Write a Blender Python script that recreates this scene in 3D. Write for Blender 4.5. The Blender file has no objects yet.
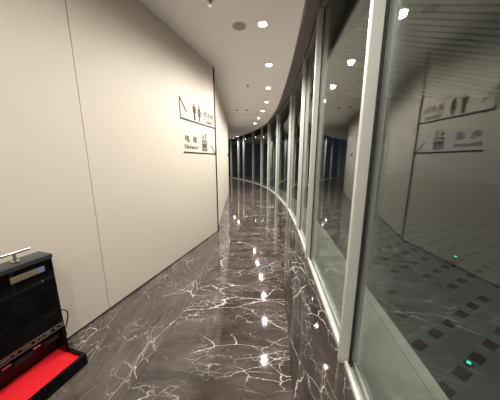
import bpy, bmesh, math, random
from mathutils import Vector, Matrix
random.seed(4)
C = bpy.context.scene.collection
PI = math.pi

# ------------------------------------------------------------ camera, world, lights, exposure
scn = bpy.context.scene
cam_d = bpy.data.cameras.new('camera'); cam = bpy.data.objects.new('camera', cam_d); C.objects.link(cam)
cam.location = (0, 0, 1.5)
cam.rotation_euler = (PI/2 - math.atan(.19), 0, 0)
cam_d.sensor_fit = 'HORIZONTAL'; cam_d.sensor_width = 36; cam_d.lens = 36*208/500
cam_d.clip_start = .02; cam_d.clip_end = 300
scn.camera = cam
scn.view_settings.view_transform = 'Standard'; scn.view_settings.look = 'None'
scn.view_settings.gamma = 1; scn.view_settings.use_curve_mapping = False
scn.view_settings.exposure = 0.0
w = bpy.data.worlds.new('world'); scn.world = w; w.use_nodes = True
bg = w.node_tree.nodes['Background']; bg.inputs[0].default_value = (.010, .013, .020, 1); bg.inputs[1].default_value = 1
LAMP_W = 160.0            # each ceiling downlight
LAMP_COL = (1.0, .945, .885)
LENS_E = 60.0
BACK_W = 76.0           # dimmed unseen downlights over and behind the viewer, added for light

# ------------------------------------------------------------ plan curves (metres)
GLASS = [(-5.2, -.35), (-3.2, .02), (-.9, .405), (1.335, .708), (3.02, .890), (4.38, 1.045), (6.46, 1.19), (9.19, 1.15),
         (11.21, .95), (12.59, .66), (14.19, .18), (16.01, -.50), (17.09, -.96), (18.62, -1.68), (20.3, -2.6), (22, -3.65)]
EDGE = [(-5.2, -.66), (-3.2, -.26), (-.9, .15), (1.5, .48), (2.3, .57), (3.07, .66), (4.38, .77), (5.6, .84), (6.7, .89), (7.74, .90), (9.19, .84),
        (10.2, .77), (11.4, .56), (12.59, .27), (14.2, -.26), (16.0, -1.0), (18.4, -2.05), (20.3, -3.1), (22, -4.1)]
WALL2 = [(4.25, -.700), (5.2, -.76), (6.2, -.82), (7.3, -.87), (8.4, -.91), (9.5, -.97), (11, -1.17), (12.5, -1.5), (14, -2.0), (16, -2.9), (18, -3.9), (20.3, -5.2)]
def curve_x(P, y):
    n = len(P)
    y = max(P[0][0], min(P[-1][0], y))
    for i in range(n-1):
        if P[i][0] <= y <= P[i+1][0]: break
    def m(i):
        a = max(0, i-1); b = min(n-1, i+1); return (P[b][1]-P[a][1])/(P[b][0]-P[a][0])
    d = P[i+1][0]-P[i][0]; t = (y-P[i][0])/d
    return (2*t**3-3*t*t+1)*P[i][1]+(t**3-2*t*t+t)*d*m(i)+(-2*t**3+3*t*t)*P[i+1][1]+(t**3-t*t)*d*m(i+1)
def frange(a, b, n): return [a+(b-a)*i/n for i in range(n+1)]
W0 = Vector((-.69, 4.25, 0)); WS = Vector((-.298, -.954, 0)).normalized(); WN = Vector((.954, -.298, 0)).normalized()
def wp(s, n, z): return W0 + WS*s + WN*n + Vector((0, 0, z))
def W_of(x_, y_, z_=0): return Vector((x_, y_, z_))

# ------------------------------------------------------------ materials
def newmat(name):
    m = bpy.data.materials.new(name); m.use_nodes = True
    return m, m.node_tree.nodes, m.node_tree.links, m.node_tree.nodes['Principled BSDF']
def plain(name, col, rough=.5, metal=0, bump=0, bscale=40, var=0, coat=0, spec=.5):
    m, N, L, b = newmat(name)
    b.inputs['Base Color'].default_value = (*col, 1); b.inputs['Roughness'].default_value = rough; b.inputs['Metallic'].default_value = metal
    b.inputs['Coat Weight'].default_value = coat; b.inputs['Specular IOR Level'].default_value = spec
    tc = N.new('ShaderNodeTexCoord')
    n = N.new('ShaderNodeTexNoise'); n.inputs['Scale'].default_value = bscale; n.inputs['Detail'].default_value = 4
    L.new(tc.outputs['Object'], n.inputs['Vector'])
    if bump:
        bp = N.new('ShaderNodeBump'); bp.inputs['Strength'].default_value = bump; bp.inputs['Distance'].default_value = .002
        L.new(n.outputs['Fac'], bp.inputs['Height']); L.new(bp.outputs[0], b.inputs['Normal'])
    if var:
        n2 = N.new('ShaderNodeTexNoise'); n2.inputs['Scale'].default_value = 1.7; n2.inputs['Detail'].default_value = 3
        L.new(tc.outputs['Object'], n2.inputs['Vector'])
        mx = N.new('ShaderNodeMix'); mx.data_type = 'RGBA'
        mx.inputs[6].default_value = (*[c*(1-var) for c in col], 1); mx.inputs[7].default_value = (*[min(1, c*(1+var)) for c in col], 1)
        L.new(n2.outputs['Fac'], mx.inputs[0]); L.new(mx.outputs[2], b.inputs['Base Color'])
    return m
def emit(name, col, e):
    m, N, L, b = newmat(name)
    b.inputs['Base Color'].default_value = (*col, 1); b.inputs['Emission Color'].default_value = (*col, 1); b.inputs['Emission Strength'].default_value = e
    return m
def math_node(N, L, op, a, b=None, c=None):
    n = N.new('ShaderNodeMath'); n.operation = op
    for i, v in enumerate((a, b, c)):
        if v is None: continue
        if isinstance(v, (int, float)): n.inputs[i].default_value = v
        else: L.new(v, n.inputs[i])
    return n.outputs[0]
def marble(name, base_a, base_b, vein, stretch, seed, rough=.045, dens=1.0, scale=1.0, refl=.5):
    m, N, L, b = newmat(name)
    tc = N.new('ShaderNodeTexCoord')
    mp = N.new('ShaderNodeMapping'); mp.inputs['Scale'].default_value = (stretch[0]*scale, stretch[1]*scale, 1); mp.inputs['Location'].default_value = (seed, seed*1.7, 0)
    L.new(tc.outputs['Object'], mp.inputs['Vector'])
    def noise(sc, det=5, vec=None, ro=.6):
        n = N.new('ShaderNodeTexNoise'); n.inputs['Scale'].default_value = sc; n.inputs['Detail'].default_value = det; n.inputs['Roughness'].default_value = ro
        L.new(vec if vec else mp.outputs[0], n.inputs['Vector']); return n
    wn = noise(2.2, 6)
    sub = N.new('ShaderNodeVectorMath'); sub.operation = 'SUBTRACT'; L.new(wn.outputs['Color'], sub.inputs[0]); sub.inputs[1].default_value = (.5, .5, .5)
    scv = N.new('ShaderNodeVectorMath'); scv.operation = 'SCALE'; L.new(sub.outputs[0], scv.inputs[0]); scv.inputs[3].default_value = .24
    add = N.new('ShaderNodeVectorMath'); add.operation = 'ADD'; L.new(mp.outputs[0], add.inputs[0]); L.new(scv.outputs[0], add.inputs[1])
    total = None
    for sc, width, msc, lo, amp in ((1.3, .0052, 1.3, .48, 1.0), (3.1, .0082, 1.7, .49, 1.0), (7.0, .014, 2.3, .49, .85), (16.0, .028, 3.2, .50, .55)):
        v = N.new('ShaderNodeTexVoronoi'); v.feature = 'DISTANCE_TO_EDGE'; v.inputs['Scale'].default_value = sc
        L.new(add.outputs[0], v.inputs['Vector'])
        line = N.new('ShaderNodeMapRange'); line.inputs['From Min'].default_value = width*.25; line.inputs['From Max'].default_value = width*dens
        line.inputs['To Min'].default_value = 1; line.inputs['To Max'].default_value = 0; L.new(v.outputs['Distance'], line.inputs['Value'])
        mk = noise(msc, 3); mr = N.new('ShaderNodeMapRange'); mr.inputs['From Min'].default_value = lo; mr.inputs['From Max'].default_value = lo+.16
        L.new(mk.outputs['Fac'], mr.inputs['Value'])
        t = math_node(N, L, 'MULTIPLY', line.outputs[0], mr.outputs[0]); t = math_node(N, L, 'MULTIPLY', t, amp)
        total = t if total is None else math_node(N, L, 'MAXIMUM', total, t)
    cloud = noise(3.5, 8, add.outputs[0], .7)
    cr = N.new('ShaderNodeMapRange'); cr.inputs['From Min'].default_value = .32; cr.inputs['From Max'].default_value = .68; L.new(cloud.outputs['Fac'], cr.inputs['Value'])
    mx = N.new('ShaderNodeMix'); mx.data_type = 'RGBA'; mx.inputs[6].default_value = (*base_a, 1); mx.inputs[7].default_value = (*base_b, 1); L.new(cr.outputs[0], mx.inputs[0])
    mv = N.new('ShaderNodeMix'); mv.data_type = 'RGBA'; mv.inputs[7].default_value = (*vein, 1); L.new(mx.outputs[2], mv.inputs[6]); L.new(total, mv.inputs[0])
    L.new(mv.outputs[2], b.inputs['Base Color']); b.inputs['Roughness'].default_value = rough; b.inputs['Specular IOR Level'].default_value = refl
    return m
M = {}
M['wall'] = plain('warm_wall_panel', (.735, .665, .56), .55, bump=.15, bscale=220, var=.025)
M['ceiling'] = plain('ceiling_paint', (.92, .88, .85), .8, bump=.05, bscale=120, var=.015)
M['fascia'] = plain('taupe_trim_paint', (.20, .175, .155), .5)
M['dark_gap'] = plain('black_shadow_gap', (.012, .011, .010), .5)
M['joint'] = plain('panel_joint', (.34, .30, .25), .7)
M['alu'] = plain('pale_powder_coated_aluminium', (.66, .66, .61), .38, .15, bump=.03, bscale=90)
M['rail'] = plain('satin_white_rail', (.88, .88, .84), .35)
M['gasket'] = plain('black_gasket', (.010, .010, .010), .6)
M['marble'] = marble('brown_veined_marble', (.034, .026, .022), (.115, .094, .083), (.95, .90, .83), (.55, 1.5), 3.1)
M['marble_left'] = marble('brown_veined_marble_wall_border', (.060, .047, .041), (.130, .107, .095), (.70, .64, .58), (1.5, .6), 11.4)
M['marble_right'] = marble('brown_veined_marble_glass_border', (.034, .026, .023), (.070, .055, .048), (.95, .90, .83), (1.9, .62), 7.7)
M['tile_joint'] = plain('floor_tile_joint', (.045, .036, .032), .3)
M['stone'] = plain('grey_stone_sill', (.60, .61, .56), .35, bump=.1, bscale=30, var=.10)
M['black_gloss'] = plain('glossy_black_lacquer', (.0025, .0025, .003), .07, spec=.25)
M['black_matte'] = plain('black_plastic', (.014, .014, .014), .5)
M['top_grey'] = plain('dark_grey_top', (.035, .035, .04), .28)
M['chrome'] = plain('polished_chrome', (.80, .77, .70), .14, 1)
M['brass'] = plain('pale_gold_metal', (.78, .70, .52), .22, 1)
M['red'] = plain('red_carpet_pile', (.78, .006, .014), .9, bump=.9, bscale=400, var=.12)
M['bristle'] = plain('black_bristles', (.012, .012, .013), .9, bump=1, bscale=300)
M['ink'] = plain('dark_sign_lettering', (.060, .050, .042), .5)
M['ink_brown'] = plain('brown_sign_pictogram', (.085, .050, .038), .5)
M['white_plastic'] = plain('white_plastic', (.78, .76, .72), .4)
M['blue_label'] = plain('blue_label_print', (.16, .20, .50), .4)
M['grille'] = plain('speaker_grille', (.34, .31, .285), .6)
M['slat'] = plain('grey_metal_slat', (.62, .63, .62), .6)
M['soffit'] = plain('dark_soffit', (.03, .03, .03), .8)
M['far'] = plain('night_facade', (.05, .07, .10), .6, var=.3)
M['lens'] = emit('lamp_lens', (1.0, .95, .86), LENS_E)
M['green'] = emit('green_led', (.0, .70, .32), 4.0)
M['blue_win'] = emit('lit_blue_window', (.10, .22, .42), .35)

def pane_material():
    m, N, L, b = newmat('tinted_coated_glass'); N.remove(b)
    out = [n for n in N if n.type == 'OUTPUT_MATERIAL'][0]
    tr = N.new('ShaderNodeBsdfTransparent'); tr.inputs[0].default_value = (.88, .91, .89, 1)
    gl = N.new('ShaderNodeBsdfGlossy'); gl.inputs['Roughness'].default_value = .0; gl.inputs['Color'].default_value = (.92, .95, .94, 1)
    lw = N.new('ShaderNodeLayerWeight'); lw.inputs['Blend'].default_value = .5
    p = math_node(N, L, 'POWER', lw.outputs['Facing'], 4.0)
    f = math_node(N, L, 'MULTIPLY_ADD', p, .75, .058)
    mx = N.new('ShaderNodeMixShader'); L.new(f, mx.inputs[0]); L.new(tr.outputs[0], mx.inputs[1]); L.new(gl.outputs[0], mx.inputs[2]); L.new(mx.outputs[0], out.inputs[0])
    return m
M['glass'] = pane_material()
def paving_material():
    m, N, L, b = newmat('dark_paving_with_small_squares')
    tc = N.new('ShaderNodeTexCoord'); mp = N.new('ShaderNodeMapping'); mp.vector_type = 'TEXTURE'
    mp.inputs['Location'].default_value = (1.50, 1.185, 0); mp.inputs['Rotation'].default_value = (0, 0, math.radians(26.6)); mp.inputs['Scale'].default_value = (.265, .265, 1)
    L.new(tc.outputs['Object'], mp.inputs['Vector'])
    sp = N.new('ShaderNodeSeparateXYZ'); L.new(mp.outputs[0], sp.inputs[0])
    fx = math_node(N, L, 'LESS_THAN', math_node(N, L, 'FRACT', sp.outputs[0]), .50)
    fy = math_node(N, L, 'LESS_THAN', math_node(N, L, 'FRACT', sp.outputs[1]), .30)
    f = math_node(N, L, 'MULTIPLY', fx, fy)
    cell = N.new('ShaderNodeVectorMath'); cell.operation = 'FLOOR'; L.new(mp.outputs[0], cell.inputs[0])
    wn = N.new('ShaderNodeTexNoise'); wn.inputs['Scale'].default_value = .37; wn.inputs['Detail'].default_value = 1; L.new(cell.outputs[0], wn.inputs['Vector'])
    f = math_node(N, L, 'MULTIPLY', f, math_node(N, L, 'GREATER_THAN', wn.outputs['Fac'], .42))
    n = N.new('ShaderNodeTexNoise'); n.inputs['Scale'].default_value = 1.2; n.inputs['Detail'].default_value = 5; L.new(tc.outputs['Object'], n.inputs['Vector'])
    a = N.new('ShaderNodeMix'); a.data_type = 'RGBA'; a.inputs[6].default_value = (.048, .062, .066, 1); a.inputs[7].default_value = (.085, .105, .110, 1); L.new(n.outputs['Fac'], a.inputs[0])
    c = N.new('ShaderNodeMix'); c.data_type = 'RGBA'; c.inputs[7].default_value = (.008, .008, .009, 1); L.new(a.outputs[2], c.inputs[6]); L.new(f, c.inputs[0])
    L.new(c.outputs[2], b.inputs['Base Color']); b.inputs['Roughness'].default_value = .5
    return m
M['paving'] = paving_material()

# ------------------------------------------------------------ helpers
def link_mesh(name, bm, m, parent=None, smooth=False):
    bmesh.ops.recalc_face_normals(bm, faces=bm.faces)
    me = bpy.data.meshes.new(name); bm.to_mesh(me); bm.free()
    for k in (m if isinstance(m, (list, tuple)) else [m]): me.materials.append(k)
    if smooth:
        for p in me.polygons: p.use_smooth = True
        me.set_sharp_from_angle(angle=math.radians(40))
    o = bpy.data.objects.new(name, me); C.objects.link(o)
    if parent: o.parent = parent; o.matrix_parent_inverse = parent_matrix(parent).inverted()
    return o
def parent_matrix(p):
    m = p.matrix_basis.copy()
    return parent_matrix(p.parent) @ p.matrix_parent_inverse @ m if p.parent else m
def thing(name, label, cat, loc=(0, 0, 0), group=None):
    o = bpy.data.objects.new(name, None); C.objects.link(o); o.location = loc; o.empty_display_size = .1
    o['label'] = label; o['category'] = cat
    if group: o['group'] = group
    return o
def tag(o, label, cat, group=None):
    o['label'] = label; o['category'] = cat
    if group: o['group'] = group
    return o
def struct(o): o['kind'] = 'structure'; return o
def hexa(bm, b4, t4, mi=0):
    """box from 4 bottom and 4 top points"""
    v = [bm.verts.new(p) for p in list(b4)+list(t4)]
    for f in ((3, 2, 1, 0), (4, 5, 6, 7), (0, 1, 5, 4), (1, 2, 6, 5), (2, 3, 7, 6), (3, 0, 4, 7)):
        bm.faces.new([v[i] for i in f]).material_index = mi
    return v
def wbox(bm, s0, s1, n0, n1, z0, z1, bev=0):
    """box in wall coordinates (s along wall towards viewer, n out of wall)"""
    b2 = bmesh.new() if bev else bm
    hexa(b2, [wp(s0, n0, z0), wp(s1, n0, z0), wp(s1, n1, z0), wp(s0, n1, z0)], [wp(s0, n0, z1), wp(s1, n0, z1), wp(s1, n1, z1), wp(s0, n1, z1)])
    if bev:
        bmesh.ops.bevel(b2, geom=list(b2.edges), offset=bev, segments=2, affect='EDGES', profile=.6)
        tmp = bpy.data.meshes.new('t'); b2.to_mesh(tmp); b2.free(); bm.from_mesh(tmp); bpy.data.meshes.remove(tmp)
def seg_box(bm, a, b, o0, o1, z0, z1):
    """box along segment a-b (2D), offset sideways o0..o1 (positive = right of direction)"""
    d = (Vector(b)-Vector(a)).normalized(); r = Vector((d.y, -d.x))
    q = [Vector(a)+r*o0, Vector(b)+r*o0, Vector(b)+r*o1, Vector(a)+r*o1]
    hexa(bm, [(p.x, p.y, z0) for p in q], [(p.x, p.y, z1) for p in q])
def strip(bm, left, right, z0, z1, mi=0):
    """solid ribbon between two polylines of (x,y)"""
    n = len(left)
    vb = [[bm.verts.new((p[0], p[1], z)) for p in pl] for pl in (left, right) for z in (z0, z1)]
    lb, lt, rb, rt = vb
    for i in range(n-1):
        for q in ((lt[i], rt[i], rt[i+1], lt[i+1]), (lb[i], lb[i+1], rb[i+1], rb[i]), (lb[i], lt[i], lt[i+1], lb[i+1]), (rb[i], rb[i+1], rt[i+1], rt[i])):
            bm.faces.new(q).material_index = mi
    bm.faces.new((lb[0], rb[0], rt[0], lt[0])); bm.faces.new((lb[-1], lt[-1], rt[-1], rb[-1]))
def cyl(bm, p0, p1, r, seg=16, r2=None, caps=True):
    p0 = Vector(p0); p1 = Vector(p1); d = (p1-p0); q = d.to_track_quat('Z', 'Y'); r2 = r if r2 is None else r2
    a = []; b = []
    for i in range(seg):
        t = 2*PI*i/seg; u = Vector((math.cos(t), math.sin(t), 0))
        a.append(bm.verts.new(p0+q@(u*r))); b.append(bm.verts.new(p1+q@(u*r2)))
    for i in range(seg):
        j = (i+1) % seg; bm.faces.new((a[i], a[j], b[j], b[i]))
    if caps: bm.faces.new(a[::-1]); bm.faces.new(b)
def lathe(bm, prof, c, seg=24):
    rings = []
    for r, z in prof:
        rings.append([bm.verts.new((c[0]+r*math.cos(2*PI*i/seg), c[1]+r*math.sin(2*PI*i/seg), c[2]+z)) for i in range(seg)])
    for a, b in zip(rings, rings[1:]):
        for i in range(seg):
            j = (i+1) % seg; bm.faces.new((a[i], a[j], b[j], b[i]))
    if prof[0][0] > 0: bm.faces.new(rings[0][::-1])
    if prof[-1][0] > 0: bm.faces.new(rings[-1])
def tube(bm, pts, r, seg=8):
    pts = [Vector(p) for p in pts]
    sm = []
    n = len(pts)
    for i in range(n-1):
        p0 = pts[max(0, i-1)]; p1 = pts[i]; p2 = pts[i+1]; p3 = pts[min(n-1, i+2)]
        for k in range(6):
            t = k/6
            sm.append(.5*((2*p1)+(p2-p0)*t+(2*p0-5*p1+4*p2-p3)*t*t+(3*p1-p0-3*p2+p3)*t**3))
    sm.append(pts[-1]); prev = None; rings = []
    for i, p in enumerate(sm):
        d = (sm[min(i+1, len(sm)-1)]-sm[max(i-1, 0)]).normalized()
        q = d.to_track_quat('Z', 'Y') if prev is None else prev
        if prev is not None:
            z = prev@Vector((0, 0, 1)); q = z.rotation_difference(d)@prev
        prev = q
        rings.append([bm.verts.new(p+q@Vector((math.cos(2*PI*k/seg)*r, math.sin(2*PI*k/seg)*r, 0))) for k in range(seg)])
    for a, b in zip(rings, rings[1:]):
        for i in range(seg):
            j = (i+1) % seg; bm.faces.new((a[i], a[j], b[j], b[i]))
    bm.faces.new(rings[0][::-1]); bm.faces.new(rings[-1])

# ------------------------------------------------------------ structure
CZ = 3.2
# left wall, near flat part made of panels
def near_wall_pt(y): return wp((4.25-y)/.954, 0, 0)
bm = bmesh.new()
joints = [0, 2.49, 4.98, 7.47, 9.9]
for a, b in zip(joints, joints[1:]):
    wbox(bm, a+(.003 if a else 0), b-.003, -.05, 0, .022, CZ)
struct(link_mesh('wall_left', bm, M['wall']))
bm = bmesh.new()
wbox(bm, 0.02, 9.9, -.14, -.050, 0, CZ)
struct(link_mesh('wall_left_backing', bm, M['joint'])).name = 'wall_left_backing'
bm = bmesh.new()
wbox(bm, 0, 9.9, -.049, -.012, 0, .0215)
struct(link_mesh('baseboard_left', bm, M['dark_gap']))
bm = bmesh.new()
wbox(bm, -.024, -.0005, -.04, .015, 0, CZ)
struct(link_mesh('trim_1', bm, M['dark_gap']))
# left wall beyond the corner, curving away
ys = frange(4.33, 20.3, 60)
def w2(y, off=0): return (curve_x(WALL2, y)+off, y)
bm = bmesh.new(); strip(bm, [w2(y, -.15) for y in ys], [w2(y) for y in ys], .02, CZ)
struct(link_mesh('wall_left_far', bm, M['wall'], smooth=True))
bm = bmesh.new(); strip(bm, [w2(y, -.15) for y in ys], [w2(y, -.014) for y in ys], 0, .0195)
struct(link_mesh('baseboard_left_far', bm, M['dark_gap'], smooth=True))
# back wall behind the viewer and far end wall
bm = bmesh.new(); hexa(bm, [(-3.7, -5.3, 0), (-.35, -5.3, 0), (-.35, -5.2, 0), (-3.7, -5.2, 0)], [(-3.7, -5.3, CZ), (-.35, -5.3, CZ), (-.35, -5.2, CZ), (-3.7, -5.2, CZ)])
struct(link_mesh('wall_back', bm, M['wall']))
bm = bmesh.new(); hexa(bm, [(-5.3, 20.31, 0), (-2.4, 20.31, 0), (-2.4, 20.4, 0), (-5.3, 20.4, 0)], [(-5.3, 20.31, CZ), (-2.4, 20.31, CZ), (-2.4, 20.4, CZ), (-5.3, 20.4, CZ)])
struct(link_mesh('wall_far', bm, M['fascia']))

# floor: wall border, field, glass border laid edge to edge as tiles
def left_x(y):
    return near_wall_pt(y).x if y < 4.25 else curve_x(WALL2, y)
def b1(y):   # line between left border and field
    if y < 4.6: return -.90+(.175)*y if y > -5 else 0
    return -.095-.03*(y-4.6) if y < 8 else curve_x(WALL2, y)+.72
def b1s(y):
    a = min(-.99+.17*y, curve_x(GLASS, y)-.95)
    return max(a, left_x(y)+.22)
def b2(y): return curve_x(GLASS, y)-.40
ys = frange(-5.2, 20.3, 102)
bm = bmesh.new()
strip(bm, [(left_x(y)-.06, y) for y in ys], [(b1s(y)-.0015, y) for y in ys], -.06, 0, 0)
strip(bm, [(b1s(y)+.0015, y) for y in ys], [(b2(y)-.0015, y) for y in ys], -.06, 0, 1)
strip(bm, [(b2(y)+.0015, y) for y in ys], [(curve_x(GLASS, y)+.03, y) for y in ys], -.06, 0, 2)
struct(link_mesh('floor', bm, [M['marble_left'], M['marble'], M['marble_right']]))
bm = bmesh.new()
strip(bm, [(left_x(y)-.06, y) for y in ys], [(curve_x(GLASS, y)+.03, y) for y in ys], -.10, -.061)
struct(link_mesh('floor_screed', bm, M['tile_joint']))
# ceiling with curved free edge and a shallow recess strip in front of the glass
ysc = frange(-5.2, 20.3, 140)
def cut(ys, a, b): return [a]+[y for y in ys if a < y < b]+[b]
bm = bmesh.new()
for a, b in ((-5.2, 8.15), (8.21, 20.3)):
    yy = cut(ysc, a, b)
    strip(bm, [(left_x(y)-.15, y) for y in yy], [(curve_x(EDGE, y), y) for y in yy], CZ, CZ+.10)
struct(link_mesh('ceiling', bm, M['ceiling']))
bm = bmesh.new(); strip(bm, [(left_x(y)-.15, y) for y in ysc], [(curve_x(GLASS, y)+.0, y) for y in ysc], 3.42, 3.5)
struct(link_mesh('ceiling_recess', bm, M['fascia']))
bm = bmesh.new(); strip(bm, [(curve_x(EDGE, y)-.012, y) for y in ysc], [(curve_x(EDGE, y)+.012, y) for y in ysc], CZ-.012, 3.3)
struct(link_mesh('trim_2', bm, M['fascia']))

# glazed curved facade: one window per bay
nodes = [(x, y) for y, x in GLASS]
for k in range(len(nodes)-1):
    a = Vector(nodes[k]); b = Vector(nodes[k+1]); d = (b-a).normalized(); r = Vector((d.y, -d.x))
    root = bpy.data.objects.new('window_%d' % (k+1), None); C.objects.link(root); root.location = (a.x, a.y, 0); struct(root)
    a1 = a+d*.035; b1_ = b-d*.035
    bm = bmesh.new(); seg_box(bm, a+d*.054, b-d*.054, .040, .052, .03, 3.40); link_mesh('glass_pane', bm, M['glass'], root)
    bm = bmesh.new(); seg_box(bm, a1, b1_, .0, .020, .0, .035); link_mesh('bottom_rail', bm, M['rail'], root)
    bm = bmesh.new(); seg_box(bm, a1, b1_, .0202, .0355, .0, .012); link_mesh('glazing_channel', bm, M['alu'], root)
    bm = bmesh.new(); seg_box(bm, a1, b1_, .054, .072, .0, .035); link_mesh('outer_bead', bm, M['alu'], root)
    bm = bmesh.new(); seg_box(bm, a1, b1_, -.01, .08, 3.36, 3.42); link_mesh('head_rail', bm, M['fascia'], root)
    # mullion at the far end of the bay
    bm = bmesh.new(); seg_box(bm, b-d*.024, b+d*.024, -.032, .036, 0, 3.42)
    bmesh.ops.bevel(bm, geom=[e for e in bm.edges if abs((e.verts[0].co-e.verts[1].co).z) > 1], offset=.004, segments=2, affect='EDGES')
    link_mesh('mullion', bm, M['alu'], root)
    bm = bmesh.new(); seg_box(bm, b-d*.052, b+d*.052, .0362, .056, 0, 3.42); link_mesh('gasket', bm, M['gasket'], root)
    bm = bmesh.new(); seg_box(bm, b-d*.03, b+d*.03, .0562, .090, 0, 3.42); link_mesh('cover_cap', bm, M['alu'], root)

# outside: grey stone margin, joint, dark paving, slatted soffit
bm = bmesh.new(); ysg = frange(-5.2, 22, 80)
gx = lambda y, o: (curve_x(GLASS, y)+o, y)
strip(bm, [gx(y, .031) for y in ysg], [gx(y, .50) for y in ysg], -.06, -.004)
strip(bm, [gx(y, .506) for y in ysg], [gx(y, .60) for y in ysg], -.06, -.004)
struct(link_mesh('floor_stone_margin', bm, M['stone']))
bm = bmesh.new(); strip(bm, [gx(y, .601) for y in ysg], [(16, y) for y in ysg], -.09, -.02)
struct(link_mesh('floor_terrace', bm, M['paving']))
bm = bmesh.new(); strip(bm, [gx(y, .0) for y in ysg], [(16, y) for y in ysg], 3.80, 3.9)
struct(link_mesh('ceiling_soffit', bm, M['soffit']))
bm = bmesh.new()
pv = Vector((-3.5, 3.2)); nsl = 54
for i in range(nsl):
    a = math.radians(-34+i*1.3); dd = Vector((math.cos(a), math.sin(a))); nn = Vector((-dd.y, dd.x))
    q0 = pv+dd*5.2; r1 = min(15, (7.7-3.2)/math.sin(a)) if a > .05 else 15; q1 = pv+dd*r1
    h0 = 5.2*math.radians(1.3)*.34; h1 = r1*math.radians(1.3)*.34
    q = [q0-nn*h0, q1-nn*h1, q1+nn*h1, q0+nn*h0]
    for k, j in ((1, 0), (2, 3)):
        if q[k].y > 7.4: q[k] = q[j]+(q[k]-q[j])*((7.4-q[j].y)/(q[k].y-q[j].y))
    hexa(bm, [(p.x, p.y, 3.56) for p in q], [(p.x, p.y, 3.60) for p in q])
struct(link_mesh('ceiling_slats', bm, M['slat']))

# ------------------------------------------------------------ ceiling fittings
def downlight(x, y, label, group='recessed downlights in a curved row along the ceiling', watts=LAMP_W):
    t = thing('downlight', label, 'ceiling light', (x, y, CZ), group)
    bm = bmesh.new(); lathe(bm, [(.052, 0), (.052, -.002), (.062, -.006), (.066, 0)], (x, y, CZ)); link_mesh('trim_ring', bm, M['white_plastic'], t, True)
    bm = bmesh.new(); lathe(bm, [(.050, -.0005), (.050, -.003), (.03, -.005), (0.001, -.006)], (x, y, CZ)); link_mesh('lens', bm, M['lens'], t, True)
    l = bpy.data.lights.new('lamp', 'SPOT'); l.energy = watts; l.color = LAMP_COL; l.spot_size = math.radians(168); l.spot_blend = .85; l.shadow_soft_size = .035
    o = bpy.data.objects.new('lamp', l); C.objects.link(o); o.parent = t; o.location = (0, 0, -.03)
    return t
DL = [(.16, 3.01), (.34, 4.16), (.44, 5.38), (.49, 6.59), (.44, 7.73), (.35, 8.95), (.23, 10.23)]
ORD = ['largest ceiling downlight, nearest the viewer beside the round speaker grille', 'second ceiling downlight from the viewer',
       'third ceiling downlight from the viewer', 'fourth ceiling downlight, just before the cross joint', 'fifth ceiling downlight, just before the ceiling cross joint line',
       'ceiling downlight second beyond the cross joint', 'ceiling downlight third beyond the cross joint']
ORD[3] = 'fourth ceiling downlight from the viewer'
ORD[5] = 'first small ceiling downlight beyond the cross joint'; ORD[6] = 'second small ceiling downlight beyond the cross joint'
for (x, y), lab in zip(DL, ORD): downlight(x, y, lab)
downlight(-.90, 15.5, 'right one of the two tiny downlights at the far end of the ceiling')
downlight(-1.30, 16.8, 'left one of the two tiny downlights at the far end of the ceiling')
for x, y in ((-.02, 1.85), (-.2, .7), (-.42, -.5), (-.66, -1.7), (-.95, -2.9), (-1.25, -4.1)):  # row carried on out of view; unseen lamps added to brighten the near wall
    downlight(x, y, 'unseen ceiling downlight added out of view to light the near corridor', watts=BACK_W)
# speaker grille
t = thing('ceiling_speaker', 'round grey speaker grille in the ceiling left of the nearest downlight', 'ceiling speaker', (-.14, 3.05, CZ))
bm = bmesh.new(); lathe(bm, [(.088, 0), (.088, -.004), (.10, -.006), (.106, 0)], (-.14, 3.05, CZ)); link_mesh('rim', bm, M['ceiling'], t, True)
bm = bmesh.new(); lathe(bm, [(.087, -.0005), (.085, -.004), (.04, -.007), (.001, -.008)], (-.14, 3.05, CZ)); link_mesh('grille', bm, M['grille'], t, True)
def sprinkler(x, y, label):
    t = thing('sprinkler_head', label, 'sprinkler', (x, y, CZ))
    bm = bmesh.new(); lathe(bm, [(.036, 0), (.034, -.006), (.014, -.010), (.012, -.03)], (x, y, CZ), 16); link_mesh('escutcheon', bm, M['grille'], t, True)
    bm = bmesh.new(); cyl(bm, (x-.012, y, CZ-.028), (x-.010, y, CZ-.055), .003, 8); cyl(bm, (x+.012, y, CZ-.028), (x+.010, y, CZ-.055), .003, 8); link_mesh('frame_arms', bm, M['chrome'], t)
    bm = bmesh.new(); lathe(bm, [(.001, -.054), (.022, -.055), (.022, -.058), (.001, -.059)], (x, y, CZ), 16); link_mesh('deflector', bm, M['chrome'], t)
sprinkler(-.05, 5.2, 'small sprinkler head on the ceiling left of the third downlight')
sprinkler(-.43, 2.60, 'small sprinkler head at the top edge of the picture above the corridor')
for x, lab in ((-.45, 'left one of the two round detectors before the ceiling cross joint'), (-.10, 'right one of the two round detectors before the ceiling cross joint')):
    t = thing('smoke_detector', lab, 'smoke detector', (x, 7.55, CZ), 'round detectors before the ceiling joint')
    bm = bmesh.new(); lathe(bm, [(.075, 0), (.075, -.006), (.06, -.010), (.001, -.010)], (x, 7.55, CZ)); link_mesh('base', bm, M['white_plastic'], t, True)
    bm = bmesh.new(); lathe(bm, [(.045, -.0101), (.042, -.03), (.02, -.038), (.001, -.039)], (x, 7.55, CZ)); link_mesh('sensor_cap', bm, M['grille'], t, True)

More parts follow.
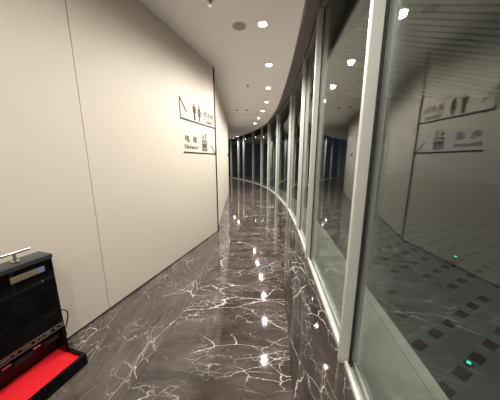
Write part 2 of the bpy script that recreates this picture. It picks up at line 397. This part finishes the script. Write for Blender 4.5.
# ------------------------------------------------------------ wall signs (in wall coordinates; text reads away from the viewer)
Rw = Matrix((( -WS.x, 0, WN.x), (-WS.y, 0, WN.y), (0, 1, 0))).to_4x4()   # local x -> -WS, y -> up, z -> out of wall
def text_mesh(name, body, s0, z0, height, width, parent, mat, track=1.0):
    cu = bpy.data.curves.new('t', 'FONT'); cu.body = body; cu.extrude = .5; cu.offset = .004; cu.space_character = track; cu.resolution_u = 3
    to = bpy.data.objects.new('t', cu); C.objects.link(to)
    bpy.context.view_layer.update()
    me = bpy.data.meshes.new_from_object(to.evaluated_get(bpy.context.evaluated_depsgraph_get()))
    bpy.data.objects.remove(to); bpy.data.curves.remove(cu)
    xs = [v.co.x for v in me.vertices]; yy = [v.co.y for v in me.vertices]
    x0, x1, y0, y1 = min(xs), max(xs), min(yy), max(yy)
    for v in me.vertices:
        lx = (v.co.x-x0)/(x1-x0)*width; ly = (v.co.y-y0)/(y1-y0)*height; lz = (v.co.z+.5)*.003
        v.co = wp(s0-lx, .0005+lz, z0+ly)
    me.name = name; me.materials.append(mat)
    o = bpy.data.objects.new(name, me); C.objects.link(o); o.parent = parent; o.matrix_parent_inverse = parent_matrix(parent).inverted()
    return o
def bar(bm, s0, z0, s1, z1, wd, th=.005):
    a = Vector((s0, z0)); b = Vector((s1, z1)); d = (b-a).normalized(); n = Vector((-d.y, d.x))*wd/2
    q = [a-n, b-n, b+n, a+n]
    hexa(bm, [wp(p.x, .0004, p.y) for p in q], [wp(p.x, th, p.y) for p in q])
def poly(bm, pts, th=.0035):
    v0 = [bm.verts.new(wp(s, .0005, z)) for s, z in pts]; v1 = [bm.verts.new(wp(s, th, z)) for s, z in pts]
    bm.faces.new(v0); bm.faces.new(v1[::-1]); n = len(pts)
    for i in range(n): bm.faces.new((v0[i], v0[(i+1) % n], v1[(i+1) % n], v1[i]))
def disc(bm, s, z, r): poly(bm, [(s+r*math.cos(2*PI*i/14), z+r*math.sin(2*PI*i/14)) for i in range(14)])

sg = thing('toilet_sign', 'restroom direction lettering with man and woman pictograms and up-left arrow line', 'wall sign', tuple(wp(.55, 0, 2.12)))
bm = bmesh.new(); bar(bm, 1.10, 2.115, .01, 2.115, .022); bar(bm, 1.095, 2.10, 1.095, 2.405, .018); bar(bm, 1.095, 2.405, .93, 2.225, .018)
link_mesh('arrow_line', bm, M['ink'], sg)
def figure(s, z0, skirt):
    bm = bmesh.new(); H = .25
    disc(bm, s, z0+H*.93, .019)
    if skirt:
        poly(bm, [(s-.020, z0+H*.84), (s+.020, z0+H*.84), (s+.030, z0+H*.80), (s+.058, z0+H*.48), (s+.046, z0+H*.45), (s+.024, z0+H*.68), (s+.018, z0+H*.62), (s+.046, z0+H*.30), (s-.046, z0+H*.30), (s-.018, z0+H*.62), (s-.024, z0+H*.68), (s-.046, z0+H*.45), (s-.058, z0+H*.48), (s-.030, z0+H*.80)])
        for k in (-1, 1): bar(bm, s+k*.013, z0+H*.31, s+k*.013, z0, .015, .0035)
    else:
        poly(bm, [(s-.034, z0+H*.84), (s+.034, z0+H*.84), (s+.046, z0+H*.78), (s+.046, z0+H*.44), (s+.034, z0+H*.44), (s+.034, z0+H*.72), (s+.027, z0+H*.72), (s+.027, z0+H*.42), (s-.027, z0+H*.42), (s-.027, z0+H*.72), (s-.034, z0+H*.72), (s-.034, z0+H*.44), (s-.046, z0+H*.44), (s-.046, z0+H*.78)])
        for k in (-1, 1): bar(bm, s+k*.0145, z0+H*.43, s+k*.0145, z0, .023, .0035)
    return bm
link_mesh('man_pictogram', figure(.71, 2.145, False), M['ink_brown'], sg)
link_mesh('woman_pictogram', figure(.56, 2.145, True), M['ink_brown'], sg)
text_mesh('lettering', '洗手间', .42, 2.245, .105, .355, sg, M['ink'])
text_mesh('small_lettering', 'Toilets', .41, 2.150, .070, .30, sg, M['ink'])
sg = thing('elevator_sign', 'elevator direction lettering with lift car pictogram and arrow line, below the restroom sign', 'wall sign', tuple(wp(.55, 0, 1.63)))
bm = bmesh.new(); bar(bm, 1.06, 1.625, .01, 1.625, .022); bar(bm, .015, 1.625, .16, 1.785, .018)
link_mesh('arrow_line', bm, M['ink'], sg)
text_mesh('lettering', '电', 1.0, 1.785, .105, .115, sg, M['ink'])
text_mesh('lettering', '梯', .79, 1.785, .105, .115, sg, M['ink'])
text_mesh('small_lettering', 'Elevator', 1.02, 1.685, .062, .37, sg, M['ink'])
bm = bmesh.new()
for a in ((.50, 1.675, .50, 1.845), (.335, 1.675, .335, 1.845), (.508, 1.845, .327, 1.845), (.508, 1.675, .327, 1.675)): bar(bm, *a, .014, .0035)
for s in (.462, .418, .374):
    disc(bm, s, 1.815, .013); poly(bm, [(s-.017, 1.795), (s+.017, 1.795), (s+.017, 1.735), (s-.017, 1.735)]); poly(bm, [(s-.012, 1.733), (s+.012, 1.733), (s+.012, 1.69), (s-.012, 1.69)])
link_mesh('lift_car_pictogram', bm, M['ink'], sg)
bm = bmesh.new()
poly(bm, [(.49, 1.885), (.435, 1.885), (.4625, 1.955)]); poly(bm, [(.40, 1.955), (.345, 1.955), (.3725, 1.885)])
for s in (.4625, .3725): poly(bm, [(s-.009, 1.87), (s+.009, 1.87), (s+.009, 1.97), (s-.009, 1.97)], .0030)
link_mesh('arrows_pictogram', bm, M['ink'], sg)

# small dark device and white outlet
x, y = w2(8.9)
t = thing('wall_switch', 'small black device on the far end of the left wall', 'wall switch', (x, y, 1.68))
bm = bmesh.new(); hexa(bm, [(x-.002, y-.06, 1.66), (x+.028, y-.06, 1.66), (x+.028, y+.06, 1.66), (x-.002, y+.06, 1.66)], [(x-.002, y-.06, 1.78), (x+.028, y-.06, 1.78), (x+.028, y+.06, 1.78), (x-.002, y+.06, 1.78)]); link_mesh('body', bm, M['black_matte'], t)
bm = bmesh.new(); hexa(bm, [(x+.0281, y-.03, 1.70), (x+.034, y-.03, 1.70), (x+.034, y+.03, 1.70), (x+.0281, y+.03, 1.70)], [(x+.0281, y-.03, 1.74), (x+.034, y-.03, 1.74), (x+.034, y+.03, 1.74), (x+.0281, y+.03, 1.74)]); link_mesh('button', bm, M['top_grey'], t)
t = thing('power_outlet', 'white power outlet on the wall beside the black shoe polishing machine', 'power outlet', tuple(wp(2.93, 0, .33)))
bm = bmesh.new(); wbox(bm, 2.885, 2.971, .0003, .010, .285, .371, .002); link_mesh('face_plate', bm, M['white_plastic'], t)
bm = bmesh.new(); wbox(bm, 2.905, 2.945, .0103, .035, .305, .345, .004); link_mesh('plug', bm, M['white_plastic'], t)

# ------------------------------------------------------------ shoe polishing machine
S0, S1 = 2.975, 3.47
NB, NF = .075, .205
mc = thing('shoe_polisher', 'black shoe polishing machine with chrome handrail and red carpet tray against the wall', 'shoe polisher', tuple(wp((S0+S1)/2, .2, 0)))
bm = bmesh.new()
wbox(bm, S0, S1, NB, NF, .30, .835, .006)
link_mesh('cabinet', bm, M['black_gloss'], mc, True)
bm = bmesh.new(); wbox(bm, S0-.004, S1+.004, NB-.004, NF+.006, .8352, .865, .005); link_mesh('cabinet_top', bm, M['top_grey'], mc, True)
bm = bmesh.new(); wbox(bm, S0, S1, NB, NB+.02, .06, .2995); link_mesh('back_panel', bm, M['black_matte'], mc)
for s in (S0, S1-.02):
    bm = bmesh.new(); wbox(bm, s, s+.02, NB+.0205, NF, .06, .2995); link_mesh('side_panel', bm, M['black_gloss'], mc)
# handrail
rl = None
bm = bmesh.new(); cyl(bm, wp(3.045, .135, .925), wp(3.39, .135, .925), .010, 16); rl = link_mesh('handrail', bm, M['chrome'], mc, True)
for s in (3.125, 3.31):
    bm = bmesh.new(); cyl(bm, wp(s, .135, .866), wp(s, .135, .916), .009, 14); cyl(bm, wp(s, .135, .8655), wp(s, .135, .873), .022, 18); link_mesh('post', bm, M['chrome'], rl, True)
# name plate
bm = bmesh.new(); wbox(bm, 3.025, 3.195, NF+.0002, NF+.004, .762, .803, .0015); lp = link_mesh('label_plate', bm, M['brass'], mc); lp['label'] = 'pale gold label plate'
bm = bmesh.new(); wbox(bm, 3.03, 3.06, NF+.0042, NF+.0055, .767, .798); link_mesh('blue_print', bm, M['blue_label'], lp)
bm = bmesh.new(); c0 = wp(3.05, NF+.0002, .70); cyl(bm, c0, c0+WN*.004, .006, 12); link_mesh('sensor', bm, M['chrome'], mc)
# chrome trims at the lower front edge
for z in (.332, .300):
    bm = bmesh.new(); wbox(bm, S0+.002, S1-.002, NF+.0002, NF+.007, z, z+.006, .001); link_mesh('trim_strip', bm, M['chrome'], mc)
k = S0+.012
tp = None
while k < S1-.05:
    ln = random.choice((.018, .034, .05)); bm = bmesh.new(); wbox(bm, k, k+ln, NF+.0002, NF+.005, .314, .323); link_mesh('trim_inlay', bm, M['chrome'], mc); k += ln+random.choice((.010, .018))
# brushes
bm = bmesh.new(); cyl(bm, wp(S0+.021, .152, .235), wp(S1-.021, .152, .235), .010, 12); ax = link_mesh('brush_axle', bm, M['chrome'], mc, True)
for s, rr in ((3.05, .036), (3.20, .038), (3.35, .036)):
    bm = bmesh.new()
    prof = [(.015, -.05), (rr*.8, -.048), (rr, -.036), (rr*1.02, 0), (rr, .036), (rr*.8, .048), (.015, .05)]
    c = wp(s, .152, .235); rings = []
    for r, off in prof:
        rings.append([bm.verts.new(c-WS*off+WN*(r*math.cos(2*PI*i/32)*(1+.03*(i % 2)))+Vector((0, 0, r*math.sin(2*PI*i/32)*(1+.03*(i % 2))))) for i in range(32)])
    for a, b in zip(rings, rings[1:]):
        for i in range(32): bm.faces.new((a[i], a[(i+1) % 32], b[(i+1) % 32], b[i]))
    bm.faces.new(rings[0][::-1]); bm.faces.new(rings[-1]); link_mesh('brush', bm, M['bristle'], ax)
# base tray: frame and red carpet
bm = bmesh.new()
T0, T1, TN = S0-.01, S1+.01, .375
wbox(bm, T0, T1, NB, TN, .004, .058, .004)
wbox(bm, T0, T1, TN-.022, TN, .0585, .092, .005)
wbox(bm, T0, T0+.022, NF-.01, TN-.0222, .0585, .092, .005); wbox(bm, T1-.022, T1, NF-.01, TN-.0222, .0585, .092, .005)
link_mesh('base_tray', bm, M['black_gloss'], mc, True)
bm = bmesh.new(); wbox(bm, T0+.023, T1-.023, NB+.021, TN-.023, .0588, .074, .004)
bmesh.ops.subdivide_edges(bm, edges=bm.edges, cuts=2)
rd = link_mesh('carpet', bm, M['red'], mc); rd['label'] = 'bright red carpet insert'
for s in (S0+.03, S1-.03):
    for n in (NB+.03, TN-.03):
        bm = bmesh.new(); c = wp(s, n, 0); cyl(bm, c, c+Vector((0, 0, .0038)), .012, 12); link_mesh('foot', bm, M['black_matte'], mc)
bm = bmesh.new()
tube(bm, [wp(2.925, .038, .325), wp(2.90, .07, .335), wp(2.875, .075, .29), wp(2.885, .06, .20), wp(2.92, .05, .11), wp(2.93, .05, .05), wp(2.905, .055, .012), wp(2.88, .07, .010), wp(2.90, .09, .012), wp(2.94, .06, .03), wp(2.962, .05, .05)], .0045)
tube(bm, [wp(2.93, .05, .12), wp(2.91, .07, .16), wp(2.90, .05, .08), wp(2.93, .04, .06), wp(2.955, .05, .10)], .004)
link_mesh('power_cord', bm, M['black_matte'], mc, True)

# ------------------------------------------------------------ outside things
def marker(x, y, h, label):
    t = thing('marker_light', label, 'marker light', (x, y, -.02), 'green marker lights outside the glass')
    bm = bmesh.new(); lathe(bm, [(.03, 0), (.03, .006), (.018, .010), (.018, h)], (x, y, -.02), 16); link_mesh('housing', bm, M['gasket'], t, True)
    bm = bmesh.new(); lathe(bm, [(.012, h+.0003), (.011, h+.006), (.006, h+.010), (.001, h+.011)], (x, y, -.02), 16); link_mesh('lens', bm, M['green'], t, True)
marker(1.66, 1.32, .012, 'near green marker light set in the dark paving beside the stone margin')
marker(2.97, 2.80, .155, 'farther green marker light glowing outside the glass')
